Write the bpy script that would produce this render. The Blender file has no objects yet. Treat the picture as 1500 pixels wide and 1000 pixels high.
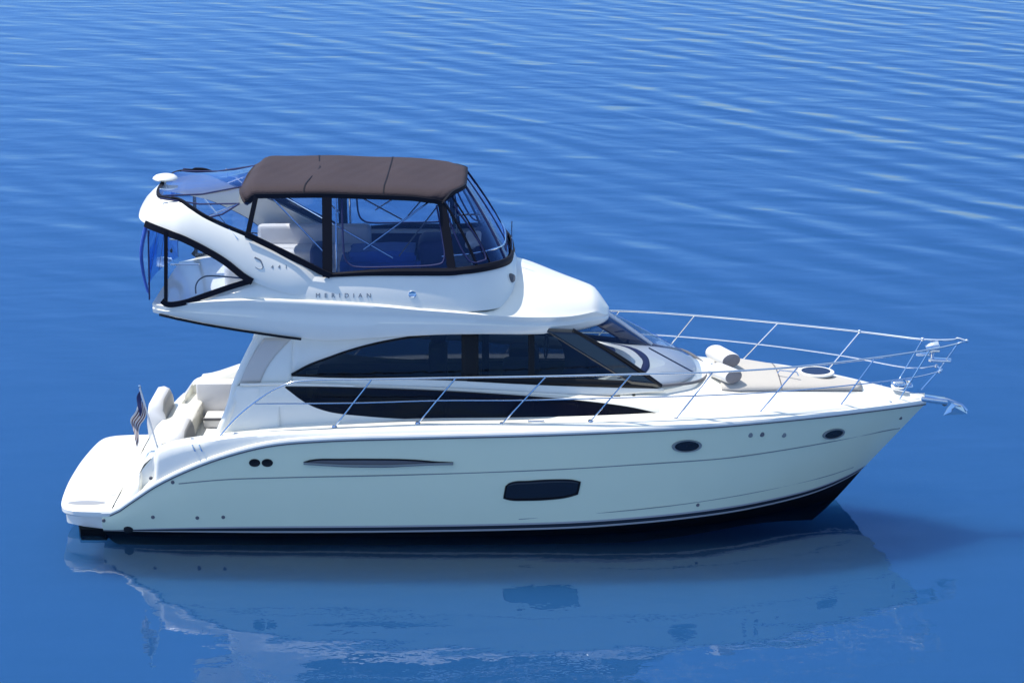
import bpy, bmesh, math, random
import numpy as np
from mathutils import Vector, Matrix
random.seed(4)
R = math.radians
SC = bpy.context.scene
# ------------------------------------------------------------------ camera, sky, sun, exposure
FPX, CAMY, CAMZ, PITCH = 3250.0, -35.0, 12.0, R(14.91)
cam = bpy.data.cameras.new('camera'); camo = bpy.data.objects.new('camera', cam)
SC.collection.objects.link(camo); SC.camera = camo
camo.location = (0, CAMY, CAMZ); camo.rotation_euler = (R(90)-PITCH, 0, 0)
cam.sensor_width = 36; cam.lens = FPX/1500*36; cam.clip_end = 6000; cam.clip_start = .5
SUN = Vector((-.44, .05, .89)).normalized()
w = bpy.data.worlds.new('World'); SC.world = w; w.use_nodes = True
nt = w.node_tree; bg = nt.nodes['Background']
sky = nt.nodes.new('ShaderNodeTexSky'); sky.sky_type = 'NISHITA'; sky.sun_disc = False
sky.sun_elevation = math.asin(SUN.z); sky.sun_rotation = math.atan2(SUN.x, SUN.y)
sky.ozone_density = 4.0; sky.dust_density = 0; sky.air_density = 1.0
# sky graded: dimmed blue horizon for reflections, warm boosted zenith added to fill shade
_g = nt.nodes.new('ShaderNodeTexCoord'); _s3 = nt.nodes.new('ShaderNodeSeparateXYZ'); nt.links.new(_g.outputs['Generated'], _s3.inputs[0])
_r = nt.nodes.new('ShaderNodeValToRGB'); nt.links.new(_s3.outputs[2], _r.inputs[0])
_r.color_ramp.elements[0].position = 0; _r.color_ramp.elements[0].color = (.25, .38, .64, 1)
_r.color_ramp.elements[1].position = .8; _r.color_ramp.elements[1].color = (3.1, 2.2, 1.4, 1)
_e = _r.color_ramp.elements.new(.2); _e.color = (.33, .47, .72, 1); _e = _r.color_ramp.elements.new(.55); _e.color = (.50, .64, .86, 1)
_m = nt.nodes.new('ShaderNodeMixRGB'); _m.blend_type = 'MULTIPLY'; _m.inputs[0].default_value = 1
nt.links.new(sky.outputs[0], _m.inputs[1]); nt.links.new(_r.outputs[0], _m.inputs[2]); nt.links.new(_m.outputs[0], bg.inputs[0]); bg.inputs[1].default_value = .15
sl = bpy.data.lights.new('sun', 'SUN'); slo = bpy.data.objects.new('sun', sl); SC.collection.objects.link(slo)
sl.energy = 3.7; sl.angle = R(.5); sl.color = (1, .95, .88)
slo.rotation_euler = SUN.to_track_quat('Z', 'Y').to_euler(); slo.location = (0, 0, 50)
SC.view_settings.view_transform = 'Standard'; SC.view_settings.look = 'None'
SC.view_settings.gamma = 1; SC.view_settings.exposure = .56
# ------------------------------------------------------------------ measuring helpers (photo measurement + real depth -> metres)
_c, _s = math.cos(PITCH), math.sin(PITCH)
def at(px, py, y):
    u = (px-750)/FPX; v = -(py-500)/FPX
    d = (u, _c+v*_s, -_s+v*_c); t = (y-CAMY)/d[1]
    return Vector((u*t, y, CAMZ+d[2]*t))
def on(px, py, g):
    y = -1.8
    for _ in range(30):
        p = at(px, py, y); y = -max(g(p.x, p.z), 0)
    return at(px, py, y)
def hermite(xs, ys):
    xs = np.array(xs, float); ys = np.array(ys, float); d = np.diff(ys)/np.diff(xs); n = len(xs)
    m = np.zeros(n); m[0] = d[0]; m[-1] = d[-1]
    for i in range(1, n-1):
        m[i] = 0 if d[i-1]*d[i] < 0 else (d[i-1]+d[i])/2
    def f(x):
        x = min(max(x, xs[0]), xs[-1]); i = min(max(int(np.searchsorted(xs, x))-1, 0), n-2)
        h = xs[i+1]-xs[i]; t = (x-xs[i])/h
        return float((2*t**3-3*t*t+1)*ys[i]+(t**3-2*t*t+t)*h*m[i]+(-2*t**3+3*t*t)*ys[i+1]+(t**3-t*t)*h*m[i+1])
    return f
def T(*p): return hermite([a for a, b in p], [b for a, b in p])
def zline(px, g):               # height along x of a measured line lying on half breadth g
    q = sorted([on(a, b, g) for a, b in px], key=lambda v: v.x)
    return hermite([v.x for v in q], [v.z for v in q])
def L(a, b, t): return a+(b-a)*t
def sm(a, b, x):
    t = min(max((x-a)/(b-a), 0), 1); return t*t*(3-2*t)
# ------------------------------------------------------------------ materials
def mat(name, col, rough=.4, metal=0, coat=0, spec=.5, bump=0, bscale=40, vary=0, vscale=3, ior=1.5):
    m = bpy.data.materials.new(name); m.use_nodes = True; t = m.node_tree; b = t.nodes['Principled BSDF']
    b.inputs['Base Color'].default_value = (*col, 1); b.inputs['Roughness'].default_value = rough
    b.inputs['Metallic'].default_value = metal; b.inputs['Coat Weight'].default_value = coat
    b.inputs['Coat Roughness'].default_value = .06; b.inputs['Specular IOR Level'].default_value = spec
    b.inputs['IOR'].default_value = ior
    tc = t.nodes.new('ShaderNodeTexCoord')
    n = t.nodes.new('ShaderNodeTexNoise'); n.inputs['Scale'].default_value = vscale; n.inputs['Detail'].default_value = 5
    t.links.new(tc.outputs['Object'], n.inputs['Vector'])
    cr = t.nodes.new('ShaderNodeMixRGB'); cr.blend_type = 'MIX'
    v = vary if vary else .04
    cr.inputs[1].default_value = (*[c*(1-v) for c in col], 1); cr.inputs[2].default_value = (*[min(c*(1+v), 1) for c in col], 1)
    t.links.new(n.outputs['Fac'], cr.inputs[0]); t.links.new(cr.outputs[0], b.inputs['Base Color'])
    if bump:
        n2 = t.nodes.new('ShaderNodeTexNoise'); n2.inputs['Scale'].default_value = bscale
        t.links.new(tc.outputs['Object'], n2.inputs['Vector'])
        bp = t.nodes.new('ShaderNodeBump'); bp.inputs['Strength'].default_value = bump; bp.inputs['Distance'].default_value = .02
        t.links.new(n2.outputs['Fac'], bp.inputs['Height']); t.links.new(bp.outputs[0], b.inputs['Normal'])
    return m
def glass(name, tint, gloss=1.0, rough=.02, body=None, bodymix=0):
    m = bpy.data.materials.new(name); m.use_nodes = True; t = m.node_tree; t.nodes.remove(t.nodes['Principled BSDF'])
    out = t.nodes['Material Output']
    tr = t.nodes.new('ShaderNodeBsdfTransparent'); tr.inputs[0].default_value = (*tint, 1)
    gl = t.nodes.new('ShaderNodeBsdfGlossy'); gl.inputs['Roughness'].default_value = rough; gl.inputs[0].default_value = (.5, .68, 1, 1)
    fr = t.nodes.new('ShaderNodeFresnel'); fr.inputs[0].default_value = 1.5
    mu = t.nodes.new('ShaderNodeMath'); mu.operation = 'MULTIPLY'; mu.inputs[1].default_value = gloss
    t.links.new(fr.outputs[0], mu.inputs[0])
    mx = t.nodes.new('ShaderNodeMixShader'); t.links.new(mu.outputs[0], mx.inputs[0])
    src = tr.outputs[0]
    if body:
        df = t.nodes.new('ShaderNodeBsdfDiffuse'); df.inputs[0].default_value = (*body, 1)
        m2 = t.nodes.new('ShaderNodeMixShader'); m2.inputs[0].default_value = bodymix
        t.links.new(tr.outputs[0], m2.inputs[1]); t.links.new(df.outputs[0], m2.inputs[2]); src = m2.outputs[0]
    t.links.new(src, mx.inputs[1]); t.links.new(gl.outputs[0], mx.inputs[2]); t.links.new(mx.outputs[0], out.inputs[0])
    tc = t.nodes.new('ShaderNodeTexCoord'); n = t.nodes.new('ShaderNodeTexNoise'); n.inputs['Scale'].default_value = 3
    t.links.new(tc.outputs['Object'], n.inputs['Vector'])
    bp = t.nodes.new('ShaderNodeBump'); bp.inputs['Strength'].default_value = .25; bp.inputs['Distance'].default_value = .03
    t.links.new(n.outputs['Fac'], bp.inputs['Height']); t.links.new(bp.outputs[0], gl.inputs['Normal']); t.links.new(bp.outputs[0], fr.inputs['Normal'])
    return m
M = dict(
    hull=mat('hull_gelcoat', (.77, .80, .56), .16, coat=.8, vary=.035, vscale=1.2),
    white=mat('white_gelcoat', (.87, .85, .75), .28, coat=.4),
    nonskid=mat('nonskid_deck', (.76, .76, .74), .6, bump=.3, bscale=120),
    antifoul=mat('black_bottom_paint', (.004, .004, .005), .6, spec=.15),
    black=mat('black_trim', (.006, .007, .010), .45, spec=.25),
    stripe=mat('boot_stripe', (.015, .018, .025), .3),
    canvas=mat('dark_canvas', (.034, .021, .025), .85, bump=.5, bscale=60, vary=.12),
    blackcanvas=mat('black_canvas', (.006, .007, .014), .75, spec=.2),
    steel=mat('stainless_steel', (.80, .82, .84), .14, metal=1),
    darkglass=mat('dark_glass', (.012, .011, .015), .06, coat=.2),
    seam=mat('moulding_seam', (.19, .22, .22), .5),
    grey=mat('grey_rubber', (.12, .12, .13), .5),
    text=mat('grey_lettering', (.16, .18, .21), .4),
    pad=mat('beige_upholstery', (.50, .465, .41), .7, bump=.2, bscale=30),
    mesh=mat('grey_mesh_upholstery', (.27, .25, .25), .8, bump=.6, bscale=160, vary=.25, vscale=60),
    vinylwhite=mat('white_upholstery', (.74, .73, .71), .45),
    seat_shade=mat('shaded_upholstery', (.42, .41, .39), .7, bump=.3, bscale=90),
    stripegrey=mat('grey_boot_stripe', (.42, .40, .38), .4),
    recess=mat('recess_shade', (.30, .31, .33), .5),
    beige=mat('beige_overlay', (.66, .60, .53), .35),
    glossblack=mat('polished_black', (.005, .006, .009), .12, coat=1),
    blue=mat('blue_cover', (.03, .10, .42), .6, bump=.5, bscale=9, vary=.3),
    navy=mat('navy_cloth_and_shade', (.010, .018, .09), .7),  # serves real cloth, the dash bands and the coaming shade sheet
    red=mat('red_cloth', (.10, .03, .04), .7), flagwhite=mat('white_cloth', (.5, .5, .5), .8),
    inner=mat('interior_panel', (.10, .10, .11), .6), wood=mat('interior_wood', (.12, .07, .04), .4),
    tint=glass('tinted_window', (.30, .36, .40), .8),
    dtint=glass('dark_tinted_window', (.24, .24, .27), .5, .02, (.01, .008, .012), .45),
    shield=glass('windscreen_glass', (.86, .91, .96), .55),
    vinyl=glass('clear_vinyl', (.86, .90, .96), 1.4, .04, (.06, .12, .40), .02),
)
# ------------------------------------------------------------------ mesh helpers
COL = SC.collection
def link(name, me, m, parent=None, smooth=True, sharp=40):
    o = bpy.data.objects.new(name, me); COL.objects.link(o); o.parent = parent
    ms = m if isinstance(m, (list, tuple)) else [m]
    for k in ms: me.materials.append(M[k])
    if smooth:
        me.polygons.foreach_set('use_smooth', [True]*len(me.polygons)); me.update()
        try: me.set_sharp_from_angle(angle=R(sharp))
        except Exception: pass
    return o
def fromgrid(G, closeU=False, closeV=False, rowmat=None, caps=False):
    bm = bmesh.new(); V = [[bm.verts.new(p) for p in r] for r in G]
    nr, nc = len(G), len(G[0])
    for i in range(nr if closeU else nr-1):
        for j in range(nc if closeV else nc-1):
            a, b, c, d = V[i][j], V[i][(j+1) % nc], V[(i+1) % nr][(j+1) % nc], V[(i+1) % nr][j]
            try:
                f = bm.faces.new((a, b, c, d))
                if rowmat: f.material_index = rowmat(i, j)
            except Exception: pass
    if caps:
        for r in (V[0], V[-1]):
            try: bm.faces.new(r)
            except Exception: pass
    bmesh.ops.remove_doubles(bm, verts=bm.verts, dist=.0004)
    bmesh.ops.recalc_face_normals(bm, faces=bm.faces)
    return bm
def done(bm, name, m, parent=None, smooth=True, sharp=40):
    me = bpy.data.meshes.new(name); bm.to_mesh(me); bm.free()
    return link(name, me, m, parent, smooth, sharp)
def grid(name, G, m, parent=None, solid=0, **k):
    sh = k.pop('sharp', 40)
    o = done(fromgrid(G, **k), name, m, parent, sharp=sh)
    if solid:
        me = o.data; n = Vector((0, 0, 0)); c = Vector((0, 0, 0)); a = 0
        for p in me.polygons: n += p.normal*p.area; c += p.center*p.area; a += p.area
        c /= max(a, 1e-6)
        ref = Vector((0, 0, 1)) if abs(n.z) > abs(n.y) else Vector((0, math.copysign(1, c.y), 0))
        if n.dot(ref) < 0: me.flip_normals()
        md = o.modifiers.new('thickness', 'SOLIDIFY'); md.thickness = solid; md.offset = -1
    return o
def spline(P, n=8):
    P = [Vector(p) for p in P]; out = []
    if len(P) < 3: return P
    for i in range(len(P)-1):
        a = P[max(i-1, 0)]; b = P[i]; c = P[i+1]; d = P[min(i+2, len(P)-1)]
        for k in range(n):
            t = k/n
            out.append(.5*((2*b)+(c-a)*t+(2*a-5*b+4*c-d)*t*t+(3*b-a-3*c+d)*t**3))
    out.append(P[-1]); return out
def tube_into(bm, P, r, seg=10, r2=None):
    P = [Vector(p) for p in P]; rings = []
    up = Vector((0, 0, 1)); prev = None
    for i, p in enumerate(P):
        d = (P[min(i+1, len(P)-1)]-P[max(i-1, 0)]).normalized()
        if prev is None:
            a = d.cross(up) if abs(d.z) < .95 else d.cross(Vector((1, 0, 0)))
        else: a = prev-d*prev.dot(d)
        a.normalize(); prev = a; b = d.cross(a)
        rr = r if r2 is None else L(r, r2, i/(len(P)-1))
        rings.append([bm.verts.new(p+(a*math.cos(2*math.pi*k/seg)+b*math.sin(2*math.pi*k/seg))*rr) for k in range(seg)])
    for i in range(len(rings)-1):
        for k in range(seg):
            bm.faces.new((rings[i][k], rings[i][(k+1) % seg], rings[i+1][(k+1) % seg], rings[i+1][k]))
    bm.faces.new(rings[0][::-1]); bm.faces.new(rings[-1])
def tube(name, P, r, m, parent=None, seg=10, r2=None):
    bm = bmesh.new(); tube_into(bm, P, r, seg, r2); return done(bm, name, m, parent)
def strap_g(P, w, t, nrm):      # flat ribbon of width w, thickness t, facing nrm
    P = [Vector(p) for p in P]; G = []
    for i, p in enumerate(P):
        d = (P[min(i+1, len(P)-1)]-P[max(i-1, 0)]).normalized()
        n = Vector(nrm(p)) if callable(nrm) else Vector(nrm)
        n = (n-d*n.dot(d)).normalized(); s = d.cross(n)
        G.append([p+s*w/2+n*t/2, p-s*w/2+n*t/2, p-s*w/2-n*t/2, p+s*w/2-n*t/2])
    return G
def strap(name, P, w, t, nrm, m, parent=None):
    return grid(name, strap_g(P, w, t, nrm), m, parent, closeV=True, caps=True)
def box_into(bm, c, s, rz=0, ry=0, rx=0):
    mt = Matrix.Translation(c) @ Matrix.Rotation(rz, 4, 'Z') @ Matrix.Rotation(ry, 4, 'Y') @ Matrix.Rotation(rx, 4, 'X') @ Matrix.Diagonal((*s, 1))
    return bmesh.ops.create_cube(bm, size=1, matrix=mt)['verts']
def box(name, c, s, m, parent=None, bev=.02, rz=0, ry=0, rx=0, seg=3):
    bm = bmesh.new(); box_into(bm, c, s, rz, ry, rx)
    if bev: bmesh.ops.bevel(bm, geom=bm.edges[:], offset=min(bev, min(s)*.48), segments=seg, profile=.5, affect='EDGES')
    return done(bm, name, m, parent)
def lathe(name, prof, c, m, parent=None, seg=28, rot=None):
    G = []
    for k in range(seg):
        a = 2*math.pi*k/seg
        G.append([Vector((r*math.cos(a), r*math.sin(a), z)) for r, z in prof])
    if rot is not None: G = [[rot @ p for p in r] for r in G]
    G = [[p+Vector(c) for p in r] for r in G]
    return grid(name, G, m, parent, closeU=True)
def empty(name, loc, parent=None):
    o = bpy.data.objects.new(name, None); COL.objects.link(o); o.location = loc; o.parent = parent
    o.empty_display_size = .3; return o
def my(p): return Vector((p[0], -p[1], p[2]))
def mir(G, s): return G if s < 0 else [[my(p) for p in r] for r in G]
SIDES = (-1, 1)                # starboard (near), port
def side_strip(top, bot, g, n=40, m=6, off=0):
    """surface between two measured lines (pixel lists, shared ends allowed) lying on half breadth g(x,z)"""
    tp = [on(a, b, g) for a, b in top]; bt = [on(a, b, g) for a, b in bot]
    tf = hermite([p.x for p in tp], [p.z for p in tp]); bf = hermite([p.x for p in bt], [p.z for p in bt])
    xt = (tp[0].x, tp[-1].x); xb = (bt[0].x, bt[-1].x); G = []
    for i in range(n+1):
        u = i/n; col = []
        xa, xc = L(*xt, u), L(*xb, u)
        A = Vector((xa, 0, tf(xa))); B = Vector((xc, 0, bf(xc)))
        for j in range(m+1):
            p = A.lerp(B, j/m); p.y = -(g(p.x, p.z)+off); col.append(p)
        G.append(col)
    return G
def outline(G): return [r[0] for r in G]+[G[-1][k] for k in range(1, len(G[-1]))]+[r[-1] for r in G[::-1]][1:]+[G[0][k] for k in range(len(G[0])-2, 0, -1)]

# ================================================================== WATER
def make_water():
    # fine real swell surface around the boat, coarser to the horizon
    xs = sorted(set([round(v, 3) for v in list(np.linspace(-1500, -60, 10))+list(np.arange(-60, 60.01, .5))+list(np.linspace(60, 1500, 10))]))
    ys = sorted(set([round(v, 3) for v in list(np.linspace(-200, -34, 6))+list(np.arange(-34, 30, .5))+list(np.arange(30, 200, 1.0))+list(np.linspace(200, 3000, 12))]))
    G = [[Vector((x, y, 0)) for y in ys] for x in xs]
    bm = fromgrid(G); me = bpy.data.meshes.new('water'); bm.to_mesh(me); bm.free()
    me.transform(Matrix.Translation((0, 0, -.03)))
    if me.polygons[0].normal.z < 0: me.flip_normals()
    m = bpy.data.materials.new('sea_water'); m.use_nodes = True; t = m.node_tree; N = t.nodes; K = t.links
    N.remove(N['Principled BSDF']); OUT = N['Material Output']
    fr = N.new('ShaderNodeFresnel'); fr.inputs[0].default_value = 1.5
    gl = N.new('ShaderNodeBsdfGlossy'); gl.inputs['Roughness'].default_value = .015; gl.inputs[0].default_value = (.84, .90, 1, 1)
    ss = N.new('ShaderNodeSubsurfaceScattering'); ss.falloff = 'BURLEY'; ss.inputs[0].default_value = (.022, .062, .125, 1)
    ss.inputs['Scale'].default_value = 1.8; ss.inputs['Radius'].default_value = (.8, 1, 1.2)
    tp = N.new('ShaderNodeBsdfTransparent'); tp.inputs[0].default_value = (.55, .85, 1, 1)
    mb = N.new('ShaderNodeMixShader'); mb.inputs[0].default_value = .86
    K.new(ss.outputs[0], mb.inputs[1]); K.new(tp.outputs[0], mb.inputs[2])
    ms = N.new('ShaderNodeMixShader'); K.new(fr.outputs[0], ms.inputs[0]); K.new(mb.outputs[0], ms.inputs[1]); K.new(gl.outputs[0], ms.inputs[2])
    K.new(ms.outputs[0], OUT.inputs[0])
    tc = N.new('ShaderNodeTexCoord')
    def noise(rot, sx, sy, scale, detail=2, rough=.5, dist=0, loc=(0, 0, 0)):
        mp = N.new('ShaderNodeMapping'); mp.vector_type = 'TEXTURE'; mp.inputs['Rotation'].default_value = (0, 0, rot); mp.inputs['Scale'].default_value = (sx, sy, 1)
        mp.inputs['Location'].default_value = loc
        K.new(tc.outputs['Object'], mp.inputs[0]); n = N.new('ShaderNodeTexNoise'); n.noise_dimensions = '2D'
        n.inputs['Scale'].default_value = scale; n.inputs['Detail'].default_value = detail; n.inputs['Roughness'].default_value = rough
        n.inputs['Distortion'].default_value = dist
        K.new(mp.outputs[0], n.inputs['Vector']); return n.outputs['Fac']
    def math_(op, a, b_=None):
        q = N.new('ShaderNodeMath'); q.operation = op
        for i, v in enumerate((a, b_)):
            if v is None: continue
            if isinstance(v, (int, float)): q.inputs[i].default_value = v
            else: K.new(v, q.inputs[i])
        return q.outputs[0]
    sep = N.new('ShaderNodeSeparateXYZ'); K.new(tc.outputs['Object'], sep.inputs[0])
    def ramp(src, a, b_, lo, hi):
        q = N.new('ShaderNodeMapRange'); q.interpolation_type = 'SMOOTHSTEP'; K.new(src, q.inputs[0])
        for i, v in zip((1, 2, 3, 4), (a, b_, lo, hi)): q.inputs[i].default_value = v
        return q.outputs[0]
    # crests run from far left to near right, wind side is beyond the boat, the lee in front is calm
    swell = noise(R(-52), 4.5, 1, .40, 1.5, .45, .5)
    swell2 = noise(R(-30), 2.5, 1, .62, 1, .4, .3, (7, 3, 0))
    chop = noise(R(4), 2.4, 1, .75, .5, .4, .4)
    mp = N.new('ShaderNodeMapping'); mp.vector_type = 'TEXTURE'; mp.inputs['Rotation'].default_value = (0, 0, R(31)); K.new(tc.outputs['Object'], mp.inputs[0])
    wv = N.new('ShaderNodeTexWave'); wv.inputs['Scale'].default_value = .165; wv.inputs['Distortion'].default_value = 2.3; wv.inputs['Detail'].default_value = 1.2
    wv.inputs['Detail Scale'].default_value = 1.1; wv.inputs['Detail Roughness'].default_value = .45; K.new(mp.outputs[0], wv.inputs['Vector'])
    patch = ramp(noise(R(-55), 3, 1, .16, 1, .5, 0, (3, 9, 0)), .35, .65, .35, 1)
    train = math_('MULTIPLY', math_('MULTIPLY', wv.outputs['Fac'], patch), ramp(sep.outputs[0], -30, 6, .25, 1))
    calm = noise(R(5), 2.2, 1, .8, 2, .5)
    fine = noise(0, 1, 1, 2.6, 3, .6)
    wind = math_('SUBTRACT', ramp(sep.outputs[1], -2, 26, 0, 1), ramp(sep.outputs[1], 45, 130, 0, .55))
    h = math_('MULTIPLY', math_('MULTIPLY', swell, .085), ramp(sep.outputs[0], -25, 10, .35, 1))
    h = math_('ADD', h, math_('MULTIPLY', swell2, .06))
    h = math_('ADD', h, math_('MULTIPLY', train, .046))
    h = math_('ADD', h, math_('MULTIPLY', chop, .028))
    h = math_('MULTIPLY', h, math_('ADD', math_('MULTIPLY', wind, .9), .02))
    h = math_('ADD', h, math_('MULTIPLY', calm, .018))
    h = math_('ADD', h, math_('MULTIPLY', fine, .0026))
    bp = N.new('ShaderNodeBump'); bp.inputs['Strength'].default_value = 1; bp.inputs['Distance'].default_value = 1
    K.new(h, bp.inputs['Height']); K.new(bp.outputs[0], gl.inputs['Normal']); K.new(bp.outputs[0], fr.inputs['Normal'])
    M['water'] = m
    o = link('water', me, 'water'); o['kind'] = 'structure'
    # the blue depth in which the light is lost, below the clear top layer
    dm = bpy.data.materials.new('deep_water'); dm.use_nodes = True; t = dm.node_tree; t.nodes.remove(t.nodes['Principled BSDF'])
    ss = t.nodes.new('ShaderNodeSubsurfaceScattering'); ss.falloff = 'BURLEY'; ss.inputs[0].default_value = (.050, .120, .252, 1)
    ss.inputs['Scale'].default_value = 2.2; ss.inputs['Radius'].default_value = (.8, 1, 1.2)
    t.links.new(ss.outputs[0], t.nodes['Material Output'].inputs[0]); M['deep'] = dm
    bm = fromgrid([[Vector((x, y, -.62)) for y in (-200, -30, 0, 30, 3000)] for x in (-1500, -20, 0, 20, 1500)])
    me = bpy.data.meshes.new('deep_water'); bm.to_mesh(me); bm.free()
    if me.polygons[0].normal.z < 0: me.flip_normals()
    o = link('deep_water', me, 'deep'); o['kind'] = 'structure'
make_water()

# ================================================================== YACHT
Y = empty('motor_yacht', (0, 0, 0))
Y['label'] = 'white flybridge motor yacht with dark canvas top floating on calm blue water'; Y['category'] = 'motor yacht'
bs = T((-7.2, 1.8), (-6.3, 2.0), (-5.5, 2.08), (-4, 2.15), (-2, 2.17), (.5, 2.17), (2, 2.07), (3, 1.90), (4, 1.62), (5, 1.20), (5.8, .75), (6.3, .42), (6.65, .16), (6.82, .02))
SHEER = [(146, 753), (165, 752), (195, 733), (230, 710), (290, 682), (350, 662), (400, 651), (470, 645), (600, 641), (800, 636), (1000, 627), (1150, 615), (1250, 604), (1320, 595), (1357, 590)]
zs = zline(SHEER, lambda x, z: bs(x))
bP = T((-6.9, 1.85), (-6, 1.98), (-4, 2.05), (0, 2.05), (1.5, 1.98), (2.7, 1.76), (3.7, 1.36), (4.6, .86), (5.2, .46), (5.6, .16), (5.79, .015))
zP = zline([(112, 776), (200, 778), (400, 780), (600, 779), (800, 775), (1000, 760), (1100, 745), (1200, 719), (1240, 701), (1262, 688)], lambda x, z: bP(x))
X0 = -6.45
def hull_pt(u, v, off=0):       # u along, v 0 paint line .. 1 sheer
    xp = L(X0, 5.79, u); xq = L(X0, 6.80, u)
    x = L(xp, xq, v); z = L(zP(xp), zs(xq), v)
    k = L(1.0, 1.25, sm(.5, 1, u)); b = L(bP(xp), bs(xq), v**k)
    b += .05*math.sin(math.pi*v)*(1-sm(.45, .9, u))
    return Vector((x, -(b+off), z))
VV = [0, .020, .058, .078, .2, .35, .5, .65, .8, .92, 1]
US = [i/90 for i in range(91)]
def bot_pt(u, v):               # v 0 keel .. 1 paint line
    xk = L(X0, 5.0, u); xp = L(X0, 5.79, u); zk = L(-.75, -.40, sm(.7, 1, u))
    x = L(xk, xp, v); z = L(zk, zP(xp), v**1.15); b = bP(xp)*v**.75
    return Vector((x, -b, z))
for s_ in (0,):
    rows = [[bot_pt(u, v) for u in US] for v in (0, .25, .5, .7, .85, .95, 1)]
    rows += [[hull_pt(u, v) for u in US] for v in VV[1:]]
    full = [[my(p) for p in r] for r in rows[::-1]]+rows
    def rm(i, j):
        n = len(rows); k = (n-2-i) if i < n-1 else (i-n)
        if k < 6: return 1
        return {6: 2, 7: 1+2, 8: 2}.get(k, 0)
    bm = fromgrid(full, rowmat=rm)
    # transom closing face
    bm.verts.ensure_lookup_table()
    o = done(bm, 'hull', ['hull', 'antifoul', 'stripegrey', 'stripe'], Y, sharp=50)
# transom (aft closing wall) and the lower hull extension under the platform
tr = [hull_pt(0, v) for v in VV]; trb = [bot_pt(0, v) for v in (0, .25, .5, .7, .85, .95)]
half = trb+tr; bm = bmesh.new()
vs = [bm.verts.new(p) for p in half]+[bm.verts.new(my(p)) for p in half[::-1]]
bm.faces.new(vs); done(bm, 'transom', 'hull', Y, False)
bt = [on(a, b, lambda x, z: 1.8) for a, b in ((112, 777), (140, 777))]
G = []
for x in (-6.9, -6.84, -6.6, X0+.01):
    k = .72 if x < -6.95 else (.9 if x < -6.85 else 1); lift = .12 if x < -6.95 else 0
    G.append([Vector((x, y*k, z)) for y, z in ((-1.80, .085), (-1.74, -.12), (-1.2, -.16), (0, -.2), (1.2, -.16), (1.74, -.12), (1.80, .085))])
grid('bottom_extension', G, 'antifoul', Y, closeV=True, caps=True)
G = []
for x, b in ((-7.12, 1.50), (-7.08, 1.58), (-6.8, 1.74), (X0+.01, 1.86)):
    G.append([Vector((x, -b, .37)), Vector((x, -b+.06, .09)), Vector((x, b-.06, .09)), Vector((x, b, .37))])
grid('platform_skirt', G, 'white', Y, closeV=True, caps=True)
# swim platform with rounded corners
def plat_out(inset=0):
    pts = []
    for px_, py_ in ((-6.30, 2.01), (-6.75, 1.98), (-7.0, 1.90), (-7.13, 1.72), (-7.20, 1.3), (-7.25, .6), (-7.26, 0)):
        pts.append((px_+(inset if px_ < -6.5 else 0), -(py_-inset)))
    pts = pts+[(a, -b) for a, b in pts[-2::-1]]
    return [(p.x, p.y) for p in spline([(a, b, 0) for a, b in pts], 5)]
G = [[Vector((x, y, z)) for x, y in plat_out(i)] for i, z in ((.10, .33), (.02, .35), (0, .38), (0, .44), (.03, .475), (.07, .485))]
bm = fromgrid(G)
bm.faces.new([v for v in [bm.verts.new(Vector((x, y, .4851))) for x, y in plat_out(.069)]])
done(bm, 'swim_platform', 'white', Y)
grid('platform_tread', [[Vector((x, y, .492)) for y in np.linspace(-1.35, 1.35, 12)] for x in np.linspace(-7.0, -6.35, 5)], 'nonskid', Y, solid=.004)

# rub rail
G = []
for u in US:
    x = L(X0, 6.80, u); p = Vector((x, -bs(x), zs(x)))
    o_ = .035 if x < 6.6 else .02
    G.append([p+Vector((0, .03, 0)), p+Vector((0, -.005, -.012)), p+Vector((0, -o_, .0)), p+Vector((0, -o_-.012, .03)), p+Vector((0, -o_, .062)), p+Vector((0, .03, .075))])
for s in SIDES:
    grid('rub_rail', mir(G, s), 'white', Y, closeV=True, caps=True)
    G2 = [[p[1]+Vector((0, -.008, -.018)), p[1]+Vector((0, -.008, .002)), p[1]+Vector((0, .01, .002)), p[1]+Vector((0, .01, -.018))] for p in G]
    grid('rub_rail_seam', mir(G2, s), 'grey', Y, closeV=True, caps=True)
# hull mouldings (fine knuckle lines) and stripes
def hull_uv(px, py):            # nearest hull surface parameters to a measured point
    def g(x, z):
        u = min(max((x-X0)/(6.3-X0), 0), 1)
        for _ in range(6):
            v = min(max((z-zP(L(X0, 5.79, u)))/max(zs(L(X0, 6.8, u))-zP(L(X0, 5.79, u)), .05), 0), 1)
            u = min(max((x-X0)/(L(5.79, 6.8, v)-X0), 0), 1)
        return -hull_pt(u, v).y
    return g
hg = hull_uv(0, 0)
K1 = spline([on(a, b, hg) for a, b in ((262, 708), (330, 702), (420, 699), (600, 695), (800, 688), (950, 679), (1060, 671), (1140, 660), (1210, 648), (1290, 632), (1318, 627))], 6)
K2 = spline([on(a, b, hg) for a, b in ((760, 760), (900, 749), (1000, 738), (1100, 722), (1200, 700), (1250, 684))], 6)
for s in SIDES:
    for K, r in ((K1, .009), (K2, .006)):
        tube('hull_knuckle', [p if s < 0 else my(p) for p in K], r, 'seam', Y, 6)

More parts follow.
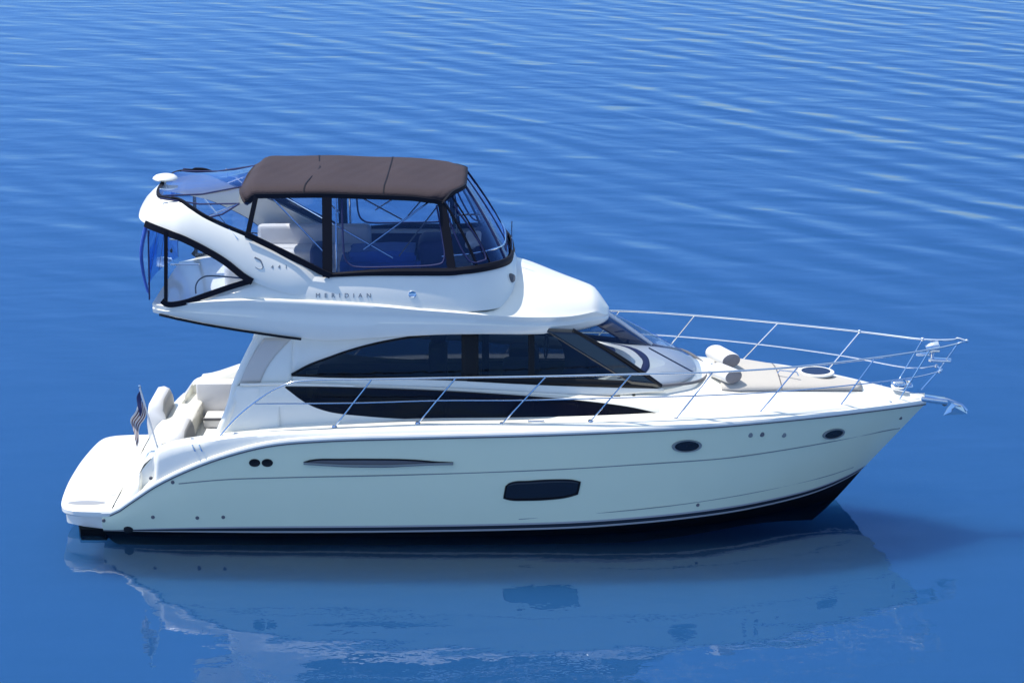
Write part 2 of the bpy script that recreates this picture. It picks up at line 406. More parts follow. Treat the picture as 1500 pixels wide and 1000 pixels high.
# ---- deck moulding ---------------------------------------------------------
b1 = lambda x, z=0: max(bs(x)-L(.04, .10, sm(-4, -2, x)), .0) if x > -5.52 else L(1.86, 2.03, sm(-5.62, -5.52, x))
D1 = [(170, 741), (180, 727), (196, 704), (210, 684), (222, 670), (233, 659), (260, 650), (320, 641), (400, 634), (470, 629), (600, 622), (800, 620), (1000, 613), (1150, 600), (1250, 591), (1320, 584), (1352, 578)]
z1 = zline(D1, b1)
trb_ = T((-4.4, 1.74), (-2, 1.76), (.5, 1.74), (2, 1.60), (3, 1.40), (4, 1.12), (5, .74), (5.8, .36), (6.3, .14), (6.7, .02))      # trunk foot
tt_ = T((-4.4, 1.66), (-2, 1.68), (.5, 1.64), (2, 1.44), (3, 1.20), (4, .92), (5, .56), (5.8, .22), (6.3, .08), (6.7, .01))    # trunk shoulder
TT = [(366, 564), (407, 563), (520, 566), (600, 569), (700, 574), (800, 580), (900, 586), (1000, 580), (1100, 576), (1200, 576), (1275, 577), (1330, 577)]
zt = zline(TT, lambda x, z: tt_(x))
zc = T((-4.4, 2.42), (0, 2.42), (2, 2.36), (3, 2.27), (4, 2.17), (5, 2.05), (5.8, 1.93), (6.3, 1.85), (6.8, 1.76))
XA = -3.95                      # aft end of the deckhouse
def deck_section(x):
    e = sm(6.0, 6.8, x)
    b0, zz = bs(x)-.005, zs(x)+.06
    zq = z1(x); bq = min(b1(x), b0-.002)
    tf = min(trb_(x), bq-.01); th = min(tt_(x), tf-.005)
    zf = zq-.005
    P = [(b0, zz-.03), (b0, zz), (L(b0, bq, .3), L(zz, zq, .5)), (L(b0, bq, .8), L(zz, zq, .92)), (bq-.015*(1-e), zq), (L(bq, tf, .25), zf+.012), (L(bq, tf, .85), zf), (tf, zf+.01)]
    ztx = zt(x)
    P += [(L(tf, th, .25), L(zf, ztx, .30)), (L(tf, th, .6), L(zf, ztx, .7)), (L(tf, th, .9), L(zf, ztx, .95)), (th-.02*(1-e), ztx)]
    zcx = max(zc(x), ztx)
    for k in (.935, .65, .45, .25, .1): P.append((th*k, L(ztx, zcx, 1-k**2)))
    P.append((0, zcx)); return [Vector((x, -b, z)) for b, z in P]
XD = [L(XA, 6.78, (i/110)) for i in range(111)]
G = []
for x in XD:
    h = deck_section(x); G.append(h+[my(p) for p in h[-2::-1]])
def g_tr(x, z):
    zq, ztx = z1(x)-.005, zt(x); t = min(max((z-zq)/max(ztx-zq, .05), 0), 1)
    return L(trb_(x), tt_(x), hermite([0, .3, .7, .95, 1], [0, .25, .6, .9, 1])(t))
LW_T = [(418, 567), (470, 567.5), (520, 568.5), (600, 571), (700, 576), (800, 583), (880, 591), (930, 598.5), (966, 606.5)]
LW_B = [(418, 568), (448, 590), (478, 602), (530, 609), (600, 613.5), (700, 615), (800, 614), (900, 611), (966, 607.5)]
lwt = zline(LW_T, g_tr); lwb = zline(LW_B, g_tr)
LX0, LX1 = on(418, 567, g_tr).x, on(966, 607, g_tr).x
XS0, XS1 = LX0+.12, 1.95         # saloon well in the deck moulding
XD = sorted([x for x in XD if min(abs(x-v) for v in (LX0, LX1, XS0, XS1)) > .02]+[LX0, LX1, XS0, XS1])
G = []
for x in XD:
    h = deck_section(x); G.append(h+[my(p) for p in h[-2::-1]])
def cut(bm):
    dead = []
    for f in bm.faces:
        c = f.calc_center_median(); b = abs(c.y)
        ys_ = [abs(v.co.y) for v in f.verts]
        if XS0 < c.x < XS1 and max(ys_) < tt_(c.x)*.94: dead.append(f)
        elif LX0 < c.x < LX1 and tt_(c.x)-.022 < b < trb_(c.x)-.001 and min(v.co.z for v in f.verts) > z1(c.x)-.03 and max(v.co.z for v in f.verts) < zt(c.x)+.012 and (max(v.co.z for v in f.verts)-min(v.co.z for v in f.verts)) > .02: dead.append(f)
    bmesh.ops.delete(bm, geom=dead, context='FACES')
bm = fromgrid(G); cut(bm); done(bm, 'deck', 'white', Y, sharp=60)
def xstrip(ta_, tb2, g, x0, x1, n=50, m=4, off=0):
    G = []
    for i in range(n+1):
        x = L(x0, x1, i/n); G.append([Vector((x, -(g(x, z)+off), z)) for z in [L(ta_(x), tb2(x), j/m) for j in range(m+1)]])
    return G
for s in SIDES:
    grid('trunk_side', mir(xstrip(zt, lwt, g_tr, LX0, LX1), s), 'white', Y)
    grid('trunk_side', mir(xstrip(lwb, lambda x: z1(x)+.003, g_tr, LX0, LX1), s), 'white', Y)
box('saloon_sole', (-.8, 0, 1.38), (5.2, 3.2, .04), 'inner', Y, 0)
# deckhouse aft wing: slopes down from the shelf to the cockpit coaming
gw = lambda x, z: L(1.80, 1.66, sm(1.6, 2.45, z))
for s in SIDES:
    G = side_strip([(346, 566), (375, 564), (410, 563)], [(318, 642), (365, 640), (410, 636)], gw, 16, 12)
    grid('coaming_wing', mir(G, s), 'white', Y, solid=.09)
# cockpit coamings / quarters
def quarter(x):
    b0, zz = bs(x)-.005, zs(x)+.05; zq = max(z1(x), zz+.02); bq = b1(x)
    zin = .98 if x > -5.45 else L(.46, zq-.05, .2)
    bi = bq-.30 if x > -5.5 else L(1.1, bq-.30, sm(-5.55, -5.5, x))
    if x < -5.47: zin = min(.4, zz)
    fc = sm(-5.86, -5.80, x)*(1-sm(-5.60, -5.55, x))
    P = [(b0, zz-.03), (b0, zz), (L(b0-.01, bq+.02, fc), L(zz, zq, L(.25, .10, fc))), (L(L(b0, bq, .35), bq, fc), L(zz, zq, .6)), (L(L(b0, bq, .8), bq, fc), L(zz, zq, L(.88, .97, fc))), (bq-.03, zq-.015), (bq-.09, zq), (bi+.06, zq), (bi, zq-.04), (bi-.02, L(zq, zin, .5)), (bi-.03, zin)]
    return [Vector((x, -b, z)) for b, z in P]
XQ = [-6.28, -6.22, -6.16, -6.1, -6.04, -5.98, -5.92, -5.87, -5.85, -5.83, -5.81, -5.74, -5.66, -5.62, -5.60, -5.585, -5.57, -5.55, -5.53, -5.51, -5.5, -5.49, -5.45, -5.3, -5.1, -4.8, -4.5, -4.2, -4.0, -3.8, -3.6]
for s in SIDES:
    grid('quarter_moulding', mir([quarter(x) for x in XQ], s), 'white', Y, sharp=50)
# notch face behind the quarter
# transom wall between the quarters: slopes from the platform up to the seat back
G = []
for y in np.linspace(-1.84, 1.84, 15):
    cx = -.12*(1-(y/1.8)**2)
    G.append([Vector((x+cx*f, y, z)) for x, z, f in ((-6.22, .47, 1), (-6.12, .52, 1), (-6.0, .70, 1), (-5.88, 1.0, 1), (-5.78, 1.18, 1), (-5.68, 1.27, 1), (-5.55, 1.30, .7), (-5.3, 1.30, .3), (-5.26, 1.27, .3), (-5.25, .96, .3))])
grid('transom_wall', G, 'white', Y, sharp=50)
grid('cockpit_floor', [[Vector((x, y, .97)) for y in np.linspace(-1.75, 1.75, 5)] for x in (-5.4, -4.6, -3.9)], 'nonskid', Y, solid=.05)
# flat oval, its grey standing in for shade in a shallow platform dip
lathe('platform_recess_shade', [(0, .004), (.9, .004), (1.0, 0)], (-6.74, -1.68, .488), 'recess', Y, rot=Matrix.Diagonal((.30, .10, 1)))
for px_, py_ in ((152, 762), (224, 757), (289, 758), (327, 757), (1022, 739), (253, 706), (221, 700), (1319, 612)):
    p = on(px_, py_, hg if px_ != 221 else lambda x, z: 2.02)
    lathe('through_hull_fitting', [(0, .012), (.022, .012), (.03, .004), (.03, -.01)], p, 'grey', Y, 12, rot=Matrix.Rotation(R(90), 3, 'X'))
lathe('through_hull_fitting', [(0, .02), (.055, .02), (.075, .004), (.075, -.01)], on(188, 775, lambda x, z: 2.0), 'black', Y, 16, rot=Matrix.Rotation(R(90), 3, 'X'))
for px_, py_ in ((1099, 637), (1116, 636), (1148, 637)):
    p = on(px_, py_, hg)
    lathe('vent_fitting', [(0, .01), (.035, .01), (.042, 0), (.042, -.02)], p, 'seam' if px_ != 1116 else 'grey', Y, 14, rot=Matrix.Rotation(R(90), 3, 'X'))
for px_ in (373, 391.5):
    p = on(px_, 677.5, hg)
    o = lathe('exhaust_port', [(0, .008), (.045, .008), (.075, .02), (.088, .01), (.09, -.02)], p, 'black', Y, 20, rot=Matrix.Rotation(R(90), 3, 'X') @ Matrix.Diagonal((1.0, .72, 1)))
# oval portlights
for s in SIDES:
    for px_, py_, w_, h_ in ((1006, 653, .245, .105), (1221, 635, .225, .10)):
        c = on(px_, py_, hg); pa = on(px_-18, py_+(2 if px_ > 1100 else .5), hg); pb = on(px_+18, py_-(2 if px_ > 1100 else .5), hg); pu = on(px_, py_-9, hg)
        ex = (pb-pa).normalized(); ez = (pu-c); ez = (ez-ex*ez.dot(ex)).normalized(); n = ex.cross(ez)
        if n.y > 0: n = -n
        def ring(rr, off): return [c+ex*w_*rr*math.cos(a)+ez*h_*rr*math.sin(a)+n*off for a in [2*math.pi*k/32 for k in range(32)]]
        fr = grid('portlight', mir([ring(1.0, -.02), ring(1.0, .012), ring(.93, .028), ring(.82, .022), ring(.80, .004)], s), 'seam', Y, closeV=True)
        grid('pane', mir([ring(.83, .008), ring(.4, .009), ring(.01, .009)], s), 'darkglass', fr, closeV=True)
# hull window
HW_T = [(741, 712), (746, 708), (775, 704.5), (810, 702.5), (838, 703), (850, 705.5)]
HW_B = [(738, 729), (748, 731.5), (770, 732), (800, 731), (830, 727.5), (846, 723)]
# sculpted side vent
HV_T = [(445, 677), (455, 674), (500, 672.5), (560, 672.5), (610, 674), (640, 676.5), (664, 677.5)]
HV_B = [(445, 678), (460, 680.5), (500, 683.5), (560, 684.5), (600, 682.5), (635, 679.5), (664, 678.5)]
for s in SIDES:
    G = side_strip(HW_T, HW_B, hg, 24, 6, .006)
    hw = grid('hull_window', mir(G, s), 'darkglass', Y, solid=.012)
    grid('frame', [], 'black', hw) if False else tube('frame', [p if s < 0 else my(p) for p in (lambda O: O+[O[0]])(outline(G))], .012, 'black', hw, 6)
    G = side_strip(HV_T, HV_B, hg, 24, 4, .006)
    hv = grid('hull_air_intake', mir(G, s), 'grey', Y, solid=.01)
    O = outline(G); up = G and [r[0] for r in G]; lo = [r[-1] for r in G]
    tube('lip', [p if s < 0 else my(p) for p in up], .014, 'black', hv, 6)
    tube('blade', [(p+Vector((0, -.02, 0))) if s < 0 else my(p+Vector((0, -.02, 0))) for p in [r[3] for r in G]], .02, 'seam', hv, 6)
# ---- lower (berth) windows in the trunk side ---------------------------------
for s in SIDES:
    G = xstrip(lwt, lwb, g_tr, LX0, LX1, 60, 6, .003)
    lw = grid('lower_window', mir(G, s), 'dtint', Y, sharp=80)
    tube('frame', [p if s < 0 else my(p) for p in [r[0]+Vector((0, 0, .006)) for r in G]], .011, 'black', lw, 6)
# ---- saloon ------------------------------------------------------------------
bsal = T((-4.4, 1.56), (-3, 1.56), (-1, 1.54), (.5, 1.48), (1.4, 1.38), (2.5, 1.22))
g_sal = lambda x, z: bsal(x)-.16*min(max((z-2.4)/.85, -.3), 1.1)
PANB = [(245, 462), (300, 474), (380, 487), (430, 494), (480, 499), (540, 496), (600, 492), (660, 489.5), (720, 489), (790, 489), (830, 487), (858, 481)]
bf = T((-5.6, 1.45), (-5.35, 1.66), (-5, 1.72), (-3, 1.78), (-1.2, 1.78), (-.5, 1.72), (.2, 1.52), (.8, 1.16), (1.2, .80), (1.42, .53), (1.53, .30), (1.565, .15), (1.575, 0))
zf0 = zline(PANB, lambda x, z: bf(x))
SW_T = [(427, 548.5), (452, 535), (480, 524.5), (510, 514), (540, 505.5), (570, 499), (600, 494), (640, 489), (700, 484), (800, 484)]
SW_B = [(427, 549.5), (452, 550.5), (480, 551.5), (510, 552), (540, 552.5), (570, 553.5), (600, 554), (640, 555), (700, 557), (800, 560.5)]
for s in SIDES:
    # aft pillar panel and the spandrel over the curved window
    up = [(388, 478), (430, 478), (452, 478), (480, 478), (510, 478), (540, 478), (570, 478), (600, 478), (640, 478)]
    A = side_strip([(386, 480), (434, 480)], [(343, 568), (428, 564)], g_sal, 8, 10)
    # curved aft edge
    for i, c in enumerate(A):
        for j, p in enumerate(c):
            t = j/(len(c)-1); p.x -= (1-i/8)*(.03*math.sin(math.pi*t))
    grid('aft_pillar', mir(A, s), 'white', Y, solid=.07)
    ed = [p+Vector((.02, .05, 0)) for p in A[0]]+[on(a, b, gw)+Vector((.02, .04, 0)) for a, b in ((338, 590), (328, 617), (318, 640))]
    tube('pillar_edge', [p if s < 0 else my(p) for p in spline(ed, 2)], .075, 'white', Y, 12)
    PI = side_strip([(384, 495), (406, 494), (428, 493)], [(345, 563), (362, 562), (378, 561)], g_sal, 8, 10, .012)
    for i, c_ in enumerate(PI):
        for j, p in enumerate(c_): p.x -= .03*math.sin(math.pi*j/(len(c_)-1))*(1+i/5)-.03
    grid('pillar_overlay', mir(PI, s), 'beige', Y, solid=.01)  # thin beige panel laid over the white pillar face
    sh = [on(a, b, gw)+Vector((0, -.005, 0)) for a, b in ((352, 563), (366, 563), (407, 562), (440, 563), (520, 565.5))]
    tube('shelf_moulding', [p if s < 0 else my(p) for p in spline(sh, 4)], .022, 'white', Y, 8)
    B = side_strip(up[1:], [(427, 548.5), (452, 535), (480, 524.5), (510, 514), (540, 505.5), (570, 499), (600, 494), (640, 489)], g_sal, 30, 4, .003)
    grid('window_spandrel', mir(B, s), 'white', Y, solid=.05)
    B = side_strip([(427, 549.5), (560, 553.5), (700, 557), (850, 562.5), (972, 568)], [(427, 566), (560, 568), (700, 574), (850, 582), (972, 573)], g_sal, 30, 3)
    grid('window_sill', mir(B, s), 'white', Y, solid=.04)
    for nm, tp, bt_ in (('saloon_window', [q for q in SW_T if q[0] < 690], [q for q in SW_B if q[0] < 690]),):
        tp = tp+[(684, 486)]; bt_ = bt_+[(684, 556.5)]
        G = side_strip(tp, bt_, g_sal, 36, 6, -.01)
        sw = grid('saloon_window', mir(G, s), 'tint', Y)
        tube('frame', [p if s < 0 else my(p) for p in [r[0] for r in G]], .022, 'black', sw, 6)
        tube('frame', [p if s < 0 else my(p) for p in [r[-1] for r in G]], .022, 'black', sw, 6)
    G = side_strip([(684, 484), (740, 484), (803, 484)], [(684, 556.5), (800, 561), (930, 566)], g_sal, 20, 6, -.01)
    sw = grid('saloon_window', mir(G, s), 'tint', Y)
    G = side_strip([(676, 484), (701, 484)], [(676, 557), (701, 558)], g_sal, 3, 6, .004)
    grid('mullion', mir(G, s), 'black', sw, solid=.05)
    G = side_strip([(774, 484), (783, 484)], [(774, 557), (783, 558)], g_sal, 3, 6, .004)
    grid('mullion', mir(G, s), 'black', sw, solid=.05)
    G = side_strip([(684, 548), (800, 552), (930, 558)], [(684, 558), (800, 564), (968, 569)], g_sal, 12, 2, .006)
    grid('mullion', mir(G, s), 'black', sw, solid=.04)
    G = side_strip([(792, 480), (842, 482)], [(925, 562), (972, 567)], g_sal, 6, 10, .012)
    grid('windscreen_pillar', mir(G, s), 'glossblack', Y, solid=.06)
# windscreen
near_b = on(968, 566, g_sal); near_t = on(838, 484, g_sal)
cb = at(1034, 541, 0); ct = Vector((1.50, 0, 3.14))
base = spline([near_b, Vector((L(near_b.x, cb.x, .62), -.98, L(near_b.z, cb.z, .4))), Vector((cb.x-.06, -.5, cb.z+.0)), cb, my(Vector((cb.x-.06, -.5, cb.z))), my(Vector((L(near_b.x, cb.x, .62), -.98, L(near_b.z, cb.z, .4)))), my(near_b)], 6)
topc = spline([near_t, Vector((L(near_t.x, ct.x, .5), -.95, 3.14)), Vector((ct.x-.05, -.5, 3.14)), ct, my(Vector((ct.x-.05, -.5, 3.14))), my(Vector((L(near_t.x, ct.x, .5), -.95, 3.14))), my(near_t)], 6)
G = [[a.lerp(b, t)+Vector((.03, 0, .025))*math.sin(math.pi*t) for t in [k/10 for k in range(11)]] for a, b in zip(base, topc)]
ws = grid('windscreen', G, 'shield', Y, sharp=80)
tube('gasket', [p+Vector((.01, 0, .012)) for p in base], .026, 'grey', ws, 8)
for f_, m_ in ((.0, 'steel'), (.999, 'steel')):
    pass
for k in (int(len(base)*.5),):
    pass
# white outer border of the far windscreen edge
tube('edge_trim', [Vector(p)+Vector((.01, 0, .01)) for p in G[-1]], .035, 'white', ws, 8)
tube('edge_trim', [Vector(p)+Vector((.01, 0, .01)) for p in G[0]], .03, 'black', ws, 8)
# dash and saloon interior
dash = []
for i, (f, z) in enumerate(((.93, 2.30), (.62, 2.33), (.40, 2.40))):
    r = [Vector((L(.6, p.x, f), p.y*.93, z)) for p in base]; dash.append(r)
grid('dashboard', dash, 'vinylwhite', Y, solid=.05)
box('instrument_hood', (1.45, -.35, 2.50), (.5, 1.2, .16), 'navy', Y, .06, ry=R(14))
for f0_, f1_, zz_ in ((.64, .59, 2.345), (.36, .10, 2.43)):
    grid('dash_shade_band', [[Vector((L(.6, p.x, f), p.y*.84, zz_+.02*(k == 1))) for k, f in enumerate((f0_, (f0_+f1_)/2, f1_))] for p in base], 'navy', Y, solid=.015)  # navy bands laid on the dash for its dark shaded zones
for x, y, sx, sy, h in ((-2.3, 1.3, 2.0, .5, .5), (-2.2, -1.2, 2.2, .5, .55), (.2, .8, .5, .5, 1.0), (.1, -.65, .5, .55, 1.15), (1.3, -.6, .5, .9, .9), (-.45, 1.3, .12, .5, 1.8)):
    box('saloon_seat', (x, y, 1.4+h/2), (sx, sy, h), 'inner', Y, .08)
lathe('saloon_headrest', [(0, .19), (.09, .17), (.135, .09), (.14, 0), (.11, -.08), (.0, -.1)], (-1.20, -.2, 2.82), 'inner', Y, 20)
box('saloon_seat', (-1.2, -.2, 2.05), (.3, .46, 1.35), 'inner', Y, .08)
tube('helm_wheel', [Vector((.55+.03*math.cos(a), -.45+.19*math.cos(a), 2.72+.19*math.sin(a))) for a in [2*math.pi*k/24 for k in range(25)]], .015, 'grey', Y, 8)
# aft bulkhead with glass door
box('aft_bulkhead', (-3.55, .55, 2.15), (.06, 1.9, 2.2), 'inner', Y, 0)
box('cockpit_door', (-3.58, -.75, 2.05), (.04, .8, 2.0), 'darkglass', Y, .01)

# ---- flybridge ---------------------------------------------------------------
F2 = [(236, 447), (262, 444), (300, 440), (374, 437), (458, 440), (566, 447), (606, 451), (680, 457), (750, 462), (800, 463), (840, 461), (866, 456)]
zf2 = zline(F2, lambda x, z: bf(x))
def pan(x):
    b = bf(x); e = sm(.6, 1.57, x); z0, z2 = zf0(x), zf2(x)
    if x > 1.3: z2 = L(z2, z0+.10, sm(1.3, 1.575, x)); 
    h = z2-z0; zb = z0-.03
    if x < -5.15: zb = L(z0+.05, zb, sm(-5.6, -5.15, x))
    dome = sm(-.5, .05, x)
    P = [(0, zb), (b*.6, zb), (max(b-.10, 0), zb+.0), (max(b-.035, 0), z0-.012), (b, z0+.02), (b+.012, z0+h*.35), (b+.02, z0+h*.44), (b-.008, z0+h*.50), (b-.012, z0+h*.72), (b+.014, z0+h*.86), (b+.018, z0+h*.95), (b-.01, z2)]
    ztop = T((-6, 0), (-.6, 0), (-.4, .5), (.2, .47), (.7, .36), (1.1, .27), (1.4, .17), (1.52, .10), (1.58, .04))(x)
    for k in (.93, .82, .68, .5, .3, .12, 0):
        P.append((max(b-.01, 0)*k, z2+ztop*(1-k**2.6)*dome))
    return [Vector((x, -q, z)) for q, z in P]
XF = [-5.60, -5.58, -5.54, -5.48, -5.4, -5.3, -5.2]+[L(-5.0, 1.2, i/50) for i in range(51)]+[1.28, 1.35, 1.42, 1.48, 1.52, 1.55, 1.568, 1.575]
G = []
for x in XF:
    h = pan(x); G.append(h+[my(p) for p in h[-2:0:-1]])
fb = grid('flybridge_deck', G, 'white', Y, closeV=True, caps=True, sharp=50)
for s in SIDES:
    K = [Vector((x, -bf(x)-.004, zf0(x)-.012)) for x in XF if -5.5 < x < -3.2]
    strap('drip_edge', [p if s < 0 else my(p) for p in K], .035, .02, (0, 1, 0), 'black', Y)
# coaming around the flybridge: plan curve, top and bottom heights
CT = [(236, 446), (262, 444.5), (300, 436), (340, 424), (368, 412), (420, 407), (470, 403), (560, 400), (620, 400), (670, 399)]
gc = lambda x, z: bf(x)-.04-.10*min(max((z-3.6)/.7, 0), 1)
ctp = [on(a, b, gc) for a, b in CT]
zct = hermite([p.x for p in ctp]+[.3], [p.z for p in ctp]+[4.42])
def coam(nearonly=False):
    Pn = []
    xs_ = [L(-5.45, -.75, i/40) for i in range(41)]
    for x in xs_: Pn.append((x, -(gc(x, zct(x))), -(bf(x)-.03), zct(x), zf2(x)-.02, 0))
    # rounded nose
    yb = bf(-.75)-.03; yt = gc(-.75, 4.2)
    for i in range(1, 21):
        a = i/20*math.pi/2; x = -.75+.74*math.sin(a)**1.0; cy = math.cos(a)**.62
        Pn.append((x, -yt*cy, -yb*cy, zct(-.75)+.05*math.sin(math.pi*i/20)-.06*(i/20), 3.62, i/20))
    return Pn
cm = coam(); G = []
def coam_sec(q, i, arr):
    x, yt, yb, ztp, zb, k = q
    a = arr[max(i-1, 0)]; b = arr[min(i+1, len(arr)-1)]
    d = Vector((b[0]-a[0], b[1]-a[1], 0))
    if i == len(arr)-1: d = Vector((0, 1, 0))
    d.normalize(); n = Vector((d.y, -d.x, 0))        # outward
    T_ = Vector((x, yt, ztp)); B_ = Vector((x+.24*k, yb, zb))
    return [B_-n*.10, B_, B_.lerp(T_, .25)+n*.012, B_.lerp(T_, .6)+n*.015, T_-Vector((0, 0, .05))+n*.01, T_-n*.02, T_-n*.08, T_-n*.11-Vector((0, 0, .05)), B_.lerp(T_, .3)-n*.12]
half = [coam_sec(q, i, cm) for i, q in enumerate(cm)]
G = half+[[my(p) for p in r] for r in half[-2::-1]]
coamo = grid('flybridge_coaming', G, 'white', Y, closeV=True, caps=True, sharp=50)
for s in SIDES:
    LG = [[(r[8]+Vector((0, 0, -.0)))*1, r[8].lerp(r[7], .5), r[7]+Vector((0, 0, -.01))] for r in half if r[0].x > -3.6]
    LG = [[p+Vector((0 if q[0].x < -.5 else -.02, .02, 0)) for p in q] for q in LG]
    grid('coaming_shade', mir(LG, s), 'navy', Y)  # navy sheet put in as shade on the coaming's inner face
# nav light and speaker fittings
# ---- radar arch wings --------------------------------------------------------
def rib(px, py, y): return at(px, py, y)
U = [(478, 403, -1.58), (430, 383, -1.63), (370, 351, -1.58), (330, 334, -1.54), (300, 320, -1.50), (278, 306, -1.42), (262, 296, -1.30)]
Lw = [(478, 437, -1.66), (430, 432, -1.75), (370, 412, -1.73), (330, 383, -1.68), (300, 365, -1.64), (270, 350, -1.60), (247, 341, -1.55)]
Un = [rib(*q) for q in U]; Ln = [rib(*q) for q in Lw]
zt_ = Un[-1].z
Un += [Vector((-5.46, -1.10, zt_+.015)), Vector((-5.56, -.70, zt_+.02)), Vector((-5.60, 0, zt_+.02))]
Ln += [Vector((-5.72, -1.36, Ln[-1].z+.14)), Vector((-5.84, -.85, Ln[-1].z+.20)), Vector((-5.88, 0, Ln[-1].z+.22))]
Us = spline(Un, 6); Ls = spline(Ln, 6)
G = []
for i, (a, b) in enumerate(zip(Us, Ls)):
    t = i/(len(Us)-1)
    d = (Us[min(i+1, len(Us)-1)]-Us[max(i-1, 0)]).normalized(); n = d.cross(b-a).normalized()
    if i == len(Us)-1: n = Vector((0, 1, 0)).cross(b-a).normalized()
    if n.y > 0 and t < .5: n = -n
    if t >= .5 and n.z < 0: n = -n
    mid = a.lerp(b, .5)+n*.035
    th = .10
    G.append([a, a.lerp(b, .12)+n*.022, mid, a.lerp(b, .88)+n*.02, b, b-n*th*.8, a.lerp(b, .5)-n*th, a-n*th*.8])
full = G+[[my(p) for p in r] for r in G[-2::-1]]
arch = grid('radar_arch', full, 'white', Y, closeV=True, caps=True, sharp=50)
# black trims around the wing opening
def both(name, pts, w_, t_, nrm, m_, par):
    for s in SIDES:
        strap(name, [p if s < 0 else my(p) for p in pts], w_, t_, nrm, m_, par)
lowtrim = [p+Vector((0, -.03, 0)) for p in Ls[6*2:6*7]]
both('opening_trim', lowtrim, .10, .03, (0, 1, 0), 'blackcanvas', Y)
bl = spline([at(a, b, -1.72) for a, b in ((237, 440), (247, 446), (270, 443), (300, 433), (335, 421), (368, 411))], 6)
both('opening_trim', bl, .085, .03, (0, 1, 0), 'blackcanvas', Y)
both('enclosure_post', [at(243, 338, -1.58), at(243, 446, -1.70)], .055, .03, (0, 1, 0), 'blackcanvas', Y)
# edge trim along the top of the wing (enclosure base aft)
up2 = [p+Vector((0, .02, .03)) for p in Us]
both('enclosure_base', up2[:], .06, .03, lambda p: (0, 1, .3) if p.y < -1.2 or p.y > 1.2 else (0, 0, 1), 'blackcanvas', Y)
# vinyl in the wing opening, aft drop curtain
for s in SIDES:
    a = [at(243, 341, -1.55), at(300, 368, -1.60), at(340, 390, -1.64), at(366, 410, -1.69)]
    b = [at(243, 444, -1.66), at(300, 433, -1.68), at(340, 419, -1.69), at(366, 412, -1.69)]
    grid('wing_curtain', mir([[p.lerp(q, t) for t in (0, .25, .5, .75, 1)] for p, q in zip(spline(a, 4), spline(b, 4))], s), 'vinyl', Y)
    v = [at(287+0, 430, -1.62), at(287, 418, -1.62), at(294, 408, -1.62), at(310, 404, -1.62), at(360, 408, -1.62)]
    tube('curtain_seam', [p if s < 0 else my(p) for p in spline(v, 6)], .013, 'grey', Y, 6)
cur = [[Vector((-5.60-.22*(1-(y/1.6)**2)*t, y, L(4.85, 3.75, t))) for t in (0, .2, .4, .6, .8, 1)] for y in np.linspace(-1.5, 1.5, 13)]
ac = grid('aft_curtain', cur, 'vinyl', Y)
for y in (-1.5, -.5, .5, 1.5):
    k = 1-(y/1.6)**2
    tube('curtain_seam', [Vector((-5.61-.22*k*t, y, L(4.85, 3.75, t))) for t in (0, .5, 1)], .014, 'navy', ac, 6)
for s in SIDES:
    tube('gathered_curtain', spline([Vector((-5.66, s*1.42, 4.88)), Vector((-5.74, s*1.45, 4.5)), Vector((-5.72, s*1.42, 4.1)), Vector((-5.66, s*1.45, 3.85))], 6), .035, 'blue', Y, 8, .02)
# flybridge railings behind the opening
for z in (4.62, 4.22):
    tube('ladder_rail', [Vector((-5.35, -1.1, z)), Vector((-4.9, -1.1, z))], .015, 'steel', Y, 8)

# ---- bimini top --------------------------------------------------------------
BXA, BXF = -4.22, -.75
def bcut(a): return .33*max(0, (abs(a)-.5)/.5)**1.5
bz = T((-4.25, 5.46), (-4.0, 5.46), (-3.0, 5.47), (-2.6, 5.46), (-1.5, 5.42), (-.66, 5.36))
G = []
for i in range(49):
    x = L(BXA, BXF, i/48)
    endk = min(sm(BXA, BXA+.16, x), 1)*min(1-sm(BXF-.16, BXF, x)*.55, 1)
    zt0 = bz(x)+.045; row = []
    wdt = 1.46-.03*(1-sm(BXA, BXA+.3, x))-.06*sm(BXF-.3, BXF, x)
    rr = .115
    for k in range(-16, 17):
        a = k/16; y = wdt*a if abs(a) < .82 else wdt*(math.copysign(.82+.18*math.sin((abs(a)-.82)/.18*math.pi/2), a))
        dz = 0 if abs(a) < .82 else -rr*(1-math.cos((abs(a)-.82)/.18*math.pi/2))
        crown = .18*(1-a*a)
        sag = -.022*math.cos(x*2*math.pi/1.15)+.006*math.sin(9*x+7*a)+.004*math.sin(23*x-11*a)
        z = zt0+(crown*.15+.05*endk-.04)+dz+sag*(1-abs(a))
        z -= .07*(1-sm(BXA, BXA+.22, x))
        row.append(Vector((x-.02*(1-a*a)*(1 if x < -2 else -1)-bcut(a)*sm(BXF-.9, BXF, x)+.12*max(0, (abs(a)-.7)/.3)**2*(1-sm(BXA, BXA+.5, x)), y, z)))
    G.append(row)
bim = grid('bimini_top', G, 'canvas', Y, solid=.025, sharp=70)
for x in (-3.22, -1.95):
    rr = min(range(49), key=lambda i: abs(G[i][16].x-x))
    P = [p+Vector((0, 0, .004)) for p in G[rr]]
    if x < -3: P = [p+Vector((.16*(abs(p.y)/1.5)*-1+.16, 0, .003)) for p in P]
    strap('canvas_seam', P, .02, .005, lambda p: (0, 1, 0) if abs(p.y) > 1.5 else (0, 0, 1), 'blackcanvas', bim)
edge = {}
for s in SIDES:
    e = [r[0] if s < 0 else r[-1] for r in G]
    strap('valance', [p+Vector((0, 0, -.02)) for p in e], .07, .04, (0, 1, 0), 'blackcanvas', bim)
    if s < 0: NE = [p.copy() for p in e]
strap('valance', [p+Vector((.0, 0, -.03)) for p in G[-1]], .07, .03, (1, 0, 0), 'blackcanvas', bim)
strap('valance', [p+Vector((.0, 0, -.03)) for p in G[0]], .05, .03, (1, 0, 0), 'canvas', bim)
